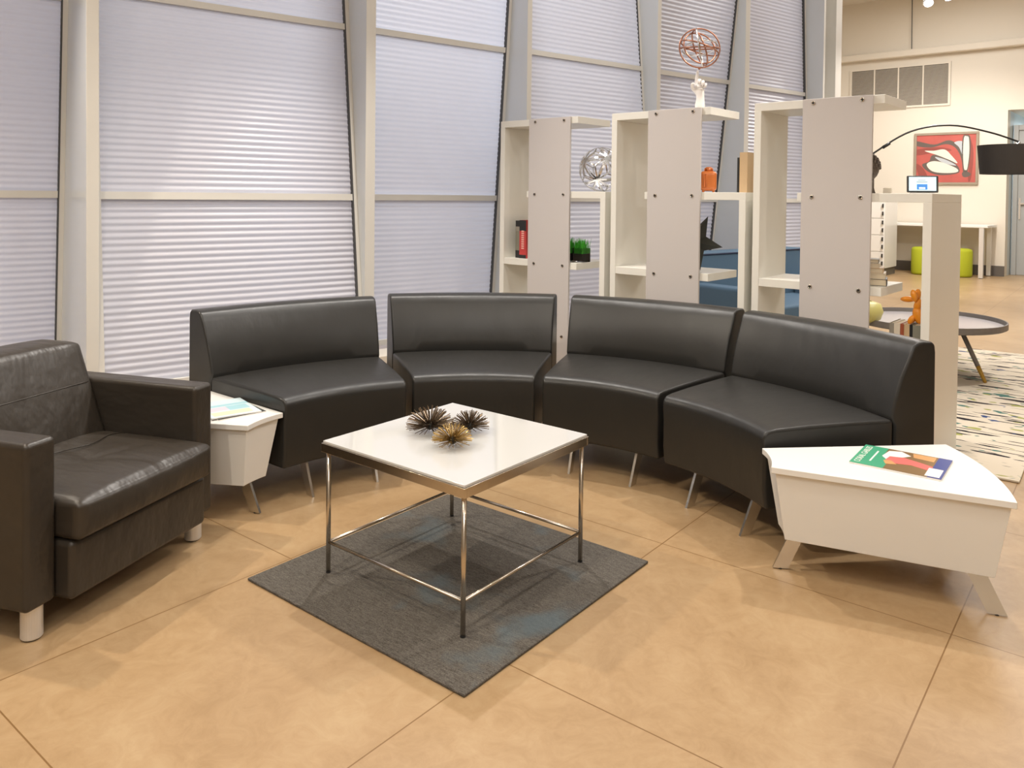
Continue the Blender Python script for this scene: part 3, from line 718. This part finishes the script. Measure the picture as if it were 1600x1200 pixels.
for i in range(9):
    z_ = .218-.0165*i; bm = B(); box(bm, .019, .043, -.0012, -.0004, z_*.92-.012, z_*.92-.0025); box(bm, .026, .036, -.0013, -.0012, z_*.92-.009, z_*.92-.006) if i % 2 else None; link('lettering', bm, M['pink2'], rb)
# grass pots
def grass_pot(s, tt, label):
    t = thing('grass_pot', label, 'plant', UP(0, s, tt, ZT[2]), 0, 'small grass pots on the bookcase shelf')
    bm = B(); box(bm, -.045, .045, -.045, .045, 0, .095); link('glass_pot', bm, M['glass'], t, bev=.004)
    bm = B(); box(bm, -.041, .041, -.041, .041, .008, .058); link('soil', bm, M['soil'], t)
    bm = B()
    for i in range(150):
        x, y = random.uniform(-.038, .038), random.uniform(-.038, .038); h = random.uniform(.125, .165); a = random.uniform(-.012, .012)
        p0 = Vector((x, y, .056)); q = Vector((x*1.08+a, y*1.08+random.uniform(-.012, .012), h))
        tube(bm, [p0, (p0+q)/2, q], [.0018, .0016, .0005], 4)
    link('grass', bm, M['grass'], t, kind='stuff')
grass_pot(.545, .12, 'small glass pot of bright green grass, half hidden by the front panel')
grass_pot(.643, .12, 'small glass pot of bright green grass, the right one on the shelf')
for o in list(C.objects):
    if o.name.startswith('grass_pot'): o.rotation_euler = (0, 0, -AS)
# silver lattice sphere
t = thing('lattice_sphere', 'silver openwork metal sphere on the first bookcase, partly hidden', 'ornament', UP(0, .750, .19, ZT[1]))
r = .150
import itertools
ph = (1+5**.5)/2
vs = [Vector(v_).normalized() for v_ in ([(0, s1, s2*ph) for s1 in (1, -1) for s2 in (1, -1)]+[(s1, s2*ph, 0) for s1 in (1, -1) for s2 in (1, -1)]+[(s2*ph, 0, s1) for s1 in (1, -1) for s2 in (1, -1)])]
edges = [(a, b) for a, b in itertools.combinations(range(12), 2) if (vs[a]-vs[b]).length < 1.1]
RX = Matrix.Rotation(.5, 3, 'X') @ Matrix.Rotation(.3, 3, 'Z')
bm = B()
def strap(a, b, wd=.0065):
    n = 8; prev = None
    for i in range(n+1):
        q = (a*(1-i/n)+b*(i/n)).normalized(); d = (b-a).normalized(); s_ = q.cross(d).normalized()*wd
        P = [q*r+s_, q*r-s_, q*(r-.0022)-s_, q*(r-.0022)+s_]; ring = [bm.verts.new((p.x, p.y, p.z+r+.001)) for p in P]
        if prev:
            for j in range(4): bm.faces.new((prev[j], prev[(j+1) % 4], ring[(j+1) % 4], ring[j]))
        prev = ring
for a, b in edges: strap(RX @ vs[a], RX @ vs[b])
for a, b, c_ in itertools.combinations(range(12), 3):
    if (a, b) in edges and (a, c_) in edges and (b, c_) in edges:
        m_ = (vs[a]+vs[b]+vs[c_]).normalized()
        for q_ in (a, b, c_): strap(RX @ vs[q_], RX @ m_, .0045)
link('lattice', bm, M['silver'], t)
bm = B(); tube(bm, [(r*.99*math.cos(2*PI*i/40), 0, r+.001+r*.99*math.sin(2*PI*i/40)) for i in range(40)], .0018, 6, closed=True); link('ring', bm, M['silver'], t, smooth=True)

# hand sculpture holding a copper ring sphere
t = thing('hand_sculpture', 'white plaster hand with raised finger on top of the middle bookcase', 'sculpture', UP(1, .566, .10, ZT[0]), -AS+.15)
bm = B(); sk = [(0, 0, 0), (.002, 0, .035), (.005, 0, .075), (.004, 0, .105), (-.002, 0, .135)]
rad = [.036, .031, .026, .027, .036]
fing = [  # base, joints
 ([(-.022, -.005, .150), (-.020, -.004, .185), (-.017, -.002, .212), (-.015, 0, .238)], [.012, .0105, .009, .007]),
 ([(.004, -.012, .158), (.007, -.026, .178), (.008, -.040, .165), (.006, -.036, .145)], [.012, .011, .010, .009]),
 ([(.022, -.010, .150), (.028, -.024, .168), (.029, -.037, .154), (.026, -.032, .136)], [.011, .0105, .010, .009]),
 ([(.034, -.006, .138), (.042, -.018, .152), (.043, -.029, .139), (.038, -.026, .124)], [.010, .0095, .009, .008]),
 ([(-.026, -.008, .112), (-.040, -.020, .130), (-.036, -.034, .150), (-.022, -.040, .156)], [.013, .012, .0105, .009])]
me = bpy.data.meshes.new('hand')
V = list(sk); E = [(0, 1), (1, 2), (2, 3), (3, 4)]; RR = list(rad)
for pts, rs in fing:
    base = 4 if pts is not fing[4][0] else 3; prev = base
    for q, rr in zip(pts, rs): V.append(q); RR.append(rr); E.append((prev, len(V)-1)); prev = len(V)-1
me.from_pydata(V, E, []); hand = bpy.data.objects.new('hand', me); C.objects.link(hand); hand.parent = t
skm = hand.modifiers.new('skin', 'SKIN'); skm.use_smooth_shade = True
for i, rr in enumerate(RR): me.skin_vertices[0].data[i].radius = (rr, rr*.85 if i > 1 and i < 5 else rr)
me.skin_vertices[0].data[0].use_root = True
hand.modifiers.new('sub', 'SUBSURF').render_levels = 2
hand.modifiers['sub'].levels = 2; me.materials.append(M['plaster'])
dgx = bpy.context.evaluated_depsgraph_get(); dgx.update()
mm = bpy.data.meshes.new_from_object(hand.evaluated_get(dgx)); mm.name = 'hand'; hand.modifiers.clear(); hand.data = mm
for p_ in mm.polygons: p_.use_smooth = True
if not mm.materials: mm.materials.append(M['plaster'])
t = thing('armillary_sphere', 'copper ring sphere balanced on the raised plaster finger', 'sphere', UP(1, .560, .10, ZT[0]+.252))
r = .122
for i, (ax, ang, rr, mt) in enumerate((((1, 0, 0), 1.42, 1, 'copper'), ((0, 1, 0), .35, .97, 'copper'), ((1, .3, 0), 1.2, .86, 'copper'), ((1, .25, 0), -.28, .84, 'silver'), ((1, 0, 0), .12, .95, 'copper'), ((.3, 1, 0), 1.4, .98, 'silver'), ((0, 1, 0), 1.2, .9, 'copper'))):
    rm = Matrix.Rotation(ang, 3, Vector(ax).normalized())
    bm = B(); tube(bm, [rm @ Vector((r*rr*math.cos(2*PI*j/56), r*rr*math.sin(2*PI*j/56), 0)) + Vector((0, 0, r)) for j in range(56)], .0046, 8, closed=True); link('ring', bm, M[mt], t, smooth=True)
bm = B(); ball(bm, (0, 0, 0), .008); link('foot_bead', bm, M['copper'], t, smooth=True)
t.location.z -= .004
# orange ceramic suitcase-like jar
t = thing('ceramic_jar', 'burnt orange ceramic jar shaped like a small suitcase on the bookcase', 'ornament', UP(1, .612, .14, ZT[1]), -AS+.45)
bm = cushion(B(), -.048, .048, -.032, .032, .008, .128, .0, 10, .02); link('body', bm, M['orange2'], t, smooth=True)
bm = B(); tube(bm, [(-.02, 0, .125), (-.02, 0, .142), (-.012, 0, .148), (.012, 0, .148), (.02, 0, .142), (.02, 0, .125)], .006, 8); box(bm, -.014, .014, -.012, .012, .125, .146); link('handle', bm, M['orange2'], t, smooth=True)
bm = B(); tube(bm, [(-.024, -.033, .03), (-.024, -.033, .10), (-.012, -.033, .11), (-.012, -.033, .03)], .003, 6, closed=True); link('moulding', bm, M['orange2'], t, smooth=True)
for x in (-.03, .03):
    bm = B(); ball(bm, (x, -.015, .007), .008); ball(bm, (x, .015, .007), .008); link('foot', bm, M['orange2'], t, smooth=True)
# tall cream book with black edge
book(1, .820, .12, ZT[1], .048, .235, .17, 'tancov', 'tall tan book with dark edge standing at the right end of the middle unit', bands=((0, 1, 'tancov'),))
o_ = C.objects[-1]
book(1, .805, .12, ZT[1], .012, .205, .17, 'black', 'thin black book leaning against the tall tan book')
# black faceted star
t = thing('faceted_star', 'matt black faceted star sculpture on the middle bookcase lower shelf', 'sculpture', UP(1, .525, .16, ZT[2]), -AS)
bm = B(); n = 5; ctr = .155; R_o, R_i = .178, .075
pts = []
for i in range(10):
    a = math.radians(-8)+i*PI/5; rr = R_o if i % 2 == 0 else R_i; pts.append(bm.verts.new((rr*math.cos(a), 0, ctr+rr*math.sin(a))))
f_ = bm.verts.new((0, -.06, ctr)); b_ = bm.verts.new((0, .06, ctr))
for i in range(10): bm.faces.new((pts[i], pts[(i+1) % 10], f_)); bm.faces.new((pts[(i+1) % 10], pts[i], b_))
mz = min(v_.co.z for v_ in bm.verts)
for v_ in bm.verts: v_.co.z -= mz
link('star_body', bm, M['blackm'], t)
# bronze head
t = thing('bust', 'dark bronze head bust with curled hair on the right bookcase, partly hidden', 'sculpture', UP(2, .545, .22, ZT[1]), -AS-.3)
bm = B(); ball(bm, (0, 0, .135), .058, .062, .068); ball(bm, (.012, -.018, .115), .046, .044, .052); tube(bm, [(0, 0, .0), (0, 0, .03), (0, 0, .08)], [.042, .034, .034], 20)
ball(bm, (.05, -.03, .115), .012, .010, .016); ball(bm, (.044, -.028, .095), .014, .012, .008); link('head', bm, M['bronze'], t, smooth=True)
bm = B()
for i in range(90):
    z = 1-(i+.5)/90*1.15; a = i*2.4; q = math.sqrt(max(0, 1-z*z)); ball(bm, (-.006+.060*q*math.cos(a), .006+.064*q*math.sin(a), .142+.070*z), .009, seg=8)
ball(bm, (-.005, .0, .215), .022, .022, .02); link('curled_hair', bm, M['bronze'], t, smooth=True, kind='stuff')
# small box
bm = B(); box(bm, -.02, .02, -.02, .02, 0, .03); o = link('small_box', bm, M['creamcov'], None, bev=.002); o.location = UP(2, .648, .22, ZT[1]); o.rotation_euler = (0, 0, -AS+.2); tag(o, 'small beige box beside the bronze head on the right bookcase', 'box')
# tablet
t = thing('tablet', 'small tablet with lit pale blue screen on the right bookcase', 'tablet', UP(2, .835, .15, ZT[1]), -AS+.35)
bm = B(); box(bm, -.070, .070, -.005, .005, .0, .087)
tl = Matrix.Translation((0, 0, .006)) @ Matrix.Rotation(-.22, 4, 'X')
def tb(name, x0, x1, y0, y1, z0, z1, m, par, bev=0):
    bm = B(); box(bm, x0, x1, y0, y1, z0, z1); bmesh.ops.transform(bm, matrix=tl, verts=bm.verts); return link(name, bm, M[m], par, bev=bev)
bm.free()
cs = tb('case', -.072, .072, -.005, .005, 0, .088, 'black', t, .006)
sc = tb('screen', -.062, .062, -.0056, -.005, .008, .080, 'screen', t)
tb('screen_icon', -.026, .022, -.0064, -.0057, .014, .042, 'screenblue', sc)
tb('screen_button', -.016, .012, -.0070, -.0065, .017, .026, 'screenwhite', sc)
tb('screen_text', -.02, .014, -.0060, -.0057, .062, .065, 'greyp', sc); tb('screen_text', -.028, .022, -.0060, -.0057, .052, .056, 'greyp', sc)
bm = B(); hexa(bm, [(-.055, .002, 0), (.055, .002, 0), (.055, .06, 0), (-.055, .06, 0)], [(-.05, .012, .05), (.05, .012, .05), (.05, .02, .05), (-.05, .02, .05)]); link('stand', bm, M['whitep'], t)
# flat stack of books
st = [(.036, .20, .15, 'creamcov', 'black'), (.030, .185, .15, 'creamcov', 'paper'), (.026, .165, .14, 'tancov', 'paper'), (.024, .13, .12, 'creamcov', 'paper'), (.02, .12, .11, 'leadgrey', 'paper')]
z = ZT[2]
names = ['thickest book with black cover edge at the bottom of the flat stack', 'cream book second from the bottom of the flat stack', 'tan book in the middle of the flat stack', 'cream book second from the top of the flat stack', 'grey book on top of the flat stack by the right bookcase panel']
for (th, h, d, cv_, bc), nm in zip(st, names):
    t = thing('book', nm, 'book', UP(2, .575, .14, z), -AS+.25, 'books lying in a stack on the right bookcase')
    bm = B(); box(bm, -h/2+.004, h/2-.003, .0-d/2+.003, d/2-.003, .002, th-.002); link('pages', bm, M['paper'], t)
    cvm = M['black'] if bc == 'black' else M[cv_]
    bm = B(); box(bm, -h/2, h/2, -d/2, d/2, 0, .002); box(bm, -h/2, h/2, -d/2, d/2, th-.002, th); box(bm, h/2-.003, h/2, -d/2, d/2, .002, th-.002); link('cover', bm, cvm, t)
    z += th
# standing books on the lower shelf with balloon dog on them
xs = .716
bks = [(.022, 'leadgrey', 'grey book at the left end of the row under the orange dog'), (.03, 'creamcov', 'cream book second in the row under the orange dog'), (.018, 'rust', 'thin rust red book in the row under the orange dog'), (.026, 'tancov', 'tan book fourth in the row under the orange dog'), (.014, 'black', 'thin black book in the row under the orange dog'), (.040, 'olive', 'wide grey olive book at the right end of the row')]
for th, cv_, nm in bks:
    book(2, xs, .06, ZT[3], th-.001, .300, .19, cv_, nm, 'books standing on the low shelf'); xs += th
t = thing('balloon_dog', 'glossy orange balloon dog figurine sitting on the row of books', 'figurine', UP(2, .815, .14, ZT[3]+.3005), -AS)
bm = B()
def ell(c, rx, rz_, ang): ball(bm, c, rx, rx, rz_, Matrix.Rotation(ang, 3, 'Y'))
ell((.015, 0, .040), .026, .044, -.25); ell((-.012, -.02, .018), .014, .026, .5); ell((-.012, .02, .018), .014, .026, .5)
ell((.012, 0, .092), .018, .034, .28); ell((-.002, -.016, .14), .016, .032, -.25); ell((.006, .016, .142), .016, .032, .1); ell((-.035, 0, .118), .015, .036, 1.5); ell((.035, 0, .03), .014, .03, .6)
link('dog_body', bm, M['orange'], t, smooth=True)

# ================================================================ BEYOND THE BOOKCASES
# blue sofa standing along the window wall
bs = thing('blue_sofa', 'blue upholstered sofa behind the bookcases against the ribbed windows', 'sofa', WP(5.0, -.02, 0), PI/2-TW)
def sb(name, x0, x1, y0, y1, z0, z1, m='blue', bev=.03): bm = B(); box(bm, x0, x1, y0, y1, z0, z1); return link(name, bm, M[m], bs, bev=bev, seg=3)
sb('backrest', -1.2, .58, -.24, 0, .12, .90); sb('seat', -1.0, .38, -.82, -.245, .12, .46)
sb('arm', -1.2, -1.005, -.84, -.245, .10, .64); sb('arm', .385, .58, -.84, -.245, .10, .64)
bm = B(); tube(bm, [(-1.2, -.24, .885), (.58, -.24, .885)], .008, 8); link('piping', bm, M['bluepipe'], bs)
for x in (-1.1, .48):
    for y in (-.75, -.1): bm = B(); lathe(bm, [(.02, 0), (.025, .12)], 16, x, y); link('leg', bm, M['chrome'], bs)
# patterned rug
bm = B(); box(bm, -1.2, 0, 0, 3.85, 0, .012); o = link('patterned_rug', bm, M['rug2'], None, bev=.004)
thg = Vector((2.524, 3.877, 0)); o.location = (thg.x, thg.y, .001); o.rotation_euler = (0, 0, -.66)
tag(o, 'cream wool rug with dark dashes and green smudges on the right', 'rug')
# round tray table
t = thing('round_table', 'round grey tray table on slanted legs standing on the patterned rug', 'table', (3.34, 6.32, .0135))
bm = B(); lathe(bm, [(.0, .392), (.54, .392), (.555, .40), (.555, .445), (.545, .445), (.538, .412), (.0, .410)], 64); link('tray_rim', bm, M['traygrey'], t, smooth=False)
bm = B(); lathe(bm, [(.0, .4101), (.536, .4101), (.536, .413), (.0, .413)], 64); link('tray_top', bm, M['traytop'], t)
for a in (-.905, -.905+2*PI/3, -.905+4*PI/3):
    c, s_ = math.cos(a), math.sin(a)
    f0 = Vector((.44*c, .44*s_, 0)); p1 = Vector((.25*c, .25*s_, .392)); k = .30; q = f0.lerp(p1, k)
    bm = B(); tube(bm, [q, p1], .017, 14); l_ = link('leg', bm, M['traygrey'], t, smooth=True)
    bm = B(); tube(bm, [f0, q], [.012, .017], 14); link('dipped_tip', bm, M['ochre'], l_, smooth=True)
bm = B(); lathe(bm, [(.06, 0), (.11, .03), (.13, .09), (.11, .15), (.05, .17), (.045, .165), (.10, .145), (.115, .09)], 32); o = link('yellow_vase', bm, M['yellow'], None, smooth=True); o.location = (2.80, 6.22, .428); tag(o, 'rounded pale yellow vase at the left side of the round table', 'vase')
# arc floor lamp
t = thing('arc_lamp', 'arc floor lamp with thin curved black arm and dark drum shade', 'floor lamp', (2.75, 6.95, 0))
bm = B(); lathe(bm, [(.14, 0), (.14, .03), (.02, .04)], 32); link('base', bm, M['black'], t)
arm = [(0, 0, .03), (0, 0, .9), (.06, 0, 1.35), (.20, 0, 1.62), (.444, 0, 1.819), (.751, 0, 2.0), (1.09, 0, 2.055), (1.43, 0, 1.999), (1.70, 0, 1.915)]
# smooth the arm
def cat(P, k=6):
    P = [Vector(p) for p in P]; Q = []
    for i in range(len(P)-1):
        a, b, c, d = P[max(i-1, 0)], P[i], P[i+1], P[min(i+2, len(P)-1)]
        for j in range(k): u = j/k; Q.append(.5*((2*b)+(c-a)*u+(2*a-5*b+4*c-d)*u*u+(-a+3*b-3*c+d)*u**3))
    return Q+[P[-1]]
bm = B(); tube(bm, cat(arm), .008, 8); link('curved_arm', bm, M['black'], t, smooth=True)
bm = B(); tube(bm, [(.50, 0, 1.853), (.56, 0, 1.892)], .014, 10); link('joint', bm, M['black'], t, smooth=True)
bm = B(); tube(bm, [(1.70, 0, 1.915), (1.66, 0, 1.86)], .012, 10); link('socket', bm, M['silver'], t)
bm = B(); n = 48; prof = [(.235, 1.885), (.212, 1.632), (.209, 1.632), (.232, 1.885)]
lathe(bm, prof, n, 1.60, 0); 
bmesh.ops.delete(bm, geom=[f for f in bm.faces if len(f.verts) == n], context='FACES')
rings = None
link('lamp_shade', bm, M['darkfab'], t, smooth=False)
for f in t.children[-1].data.polygons: f.use_smooth = True
# far desk
dk = thing('desk', 'long white desk on square white legs by the far wall', 'desk', tuple(FP(2.75, .42, 0)), -AS)
bm = B(); box(bm, -.70, 1.20, -.42, .38, .91, .95); link('desktop', bm, M['white'], dk, bev=.004)
for x in (-.64, 1.10):
    for y in (-.38, .30): bm = B(); box(bm, x-.035, x+.035, y-.035, y+.035, .012, .91); l_ = link('leg', bm, M['alu'], dk); bm = B(); box(bm, x-.025, x+.025, y-.025, y+.025, 0, .012); link('glide', bm, M['black'], l_)
for (x, y), nm in (((7.72, 14.80), 'lime green cylindrical pouf under the desk, left of the white end upright'), ((8.20, 14.42), 'lime green cylindrical pouf under the desk, right of the white end upright')):
    bm = B(); lathe(bm, [(.17, .0), (.195, .015), (.20, .05), (.20, .46), (.185, .50), (.14, .515), (0, .52)], 32); o = link('pouf', bm, M['lime'], None, smooth=True); o.location = (x, y, 0); tag(o, nm, 'pouf', 'lime poufs under the desk')
# filing cabinet
fc = thing('filing_cabinet', 'tall white filing cabinet with black handles against the far wall', 'cabinet', (6.29, 14.72, 0), -AS)
bm = B(); box(bm, 0, .62, 0, .78, .14, 1.36); link('body', bm, M['white'], fc, bev=.004)
bm = B(); box(bm, .01, .60, .03, .76, 0, .14); link('plinth', bm, M['baseb'], fc)
for i in range(4):
    z0 = .15+.302*i
    bm = B(); box(bm, .008, .612, -.02, 0, z0, z0+.292); d_ = link('drawer', bm, M['white'], fc, bev=.003)
    for zz in (.05, .19): bm = B(); box(bm, .585, .605, -.05, -.02, z0+zz, z0+zz+.07); link('handle', bm, M['black'], d_)
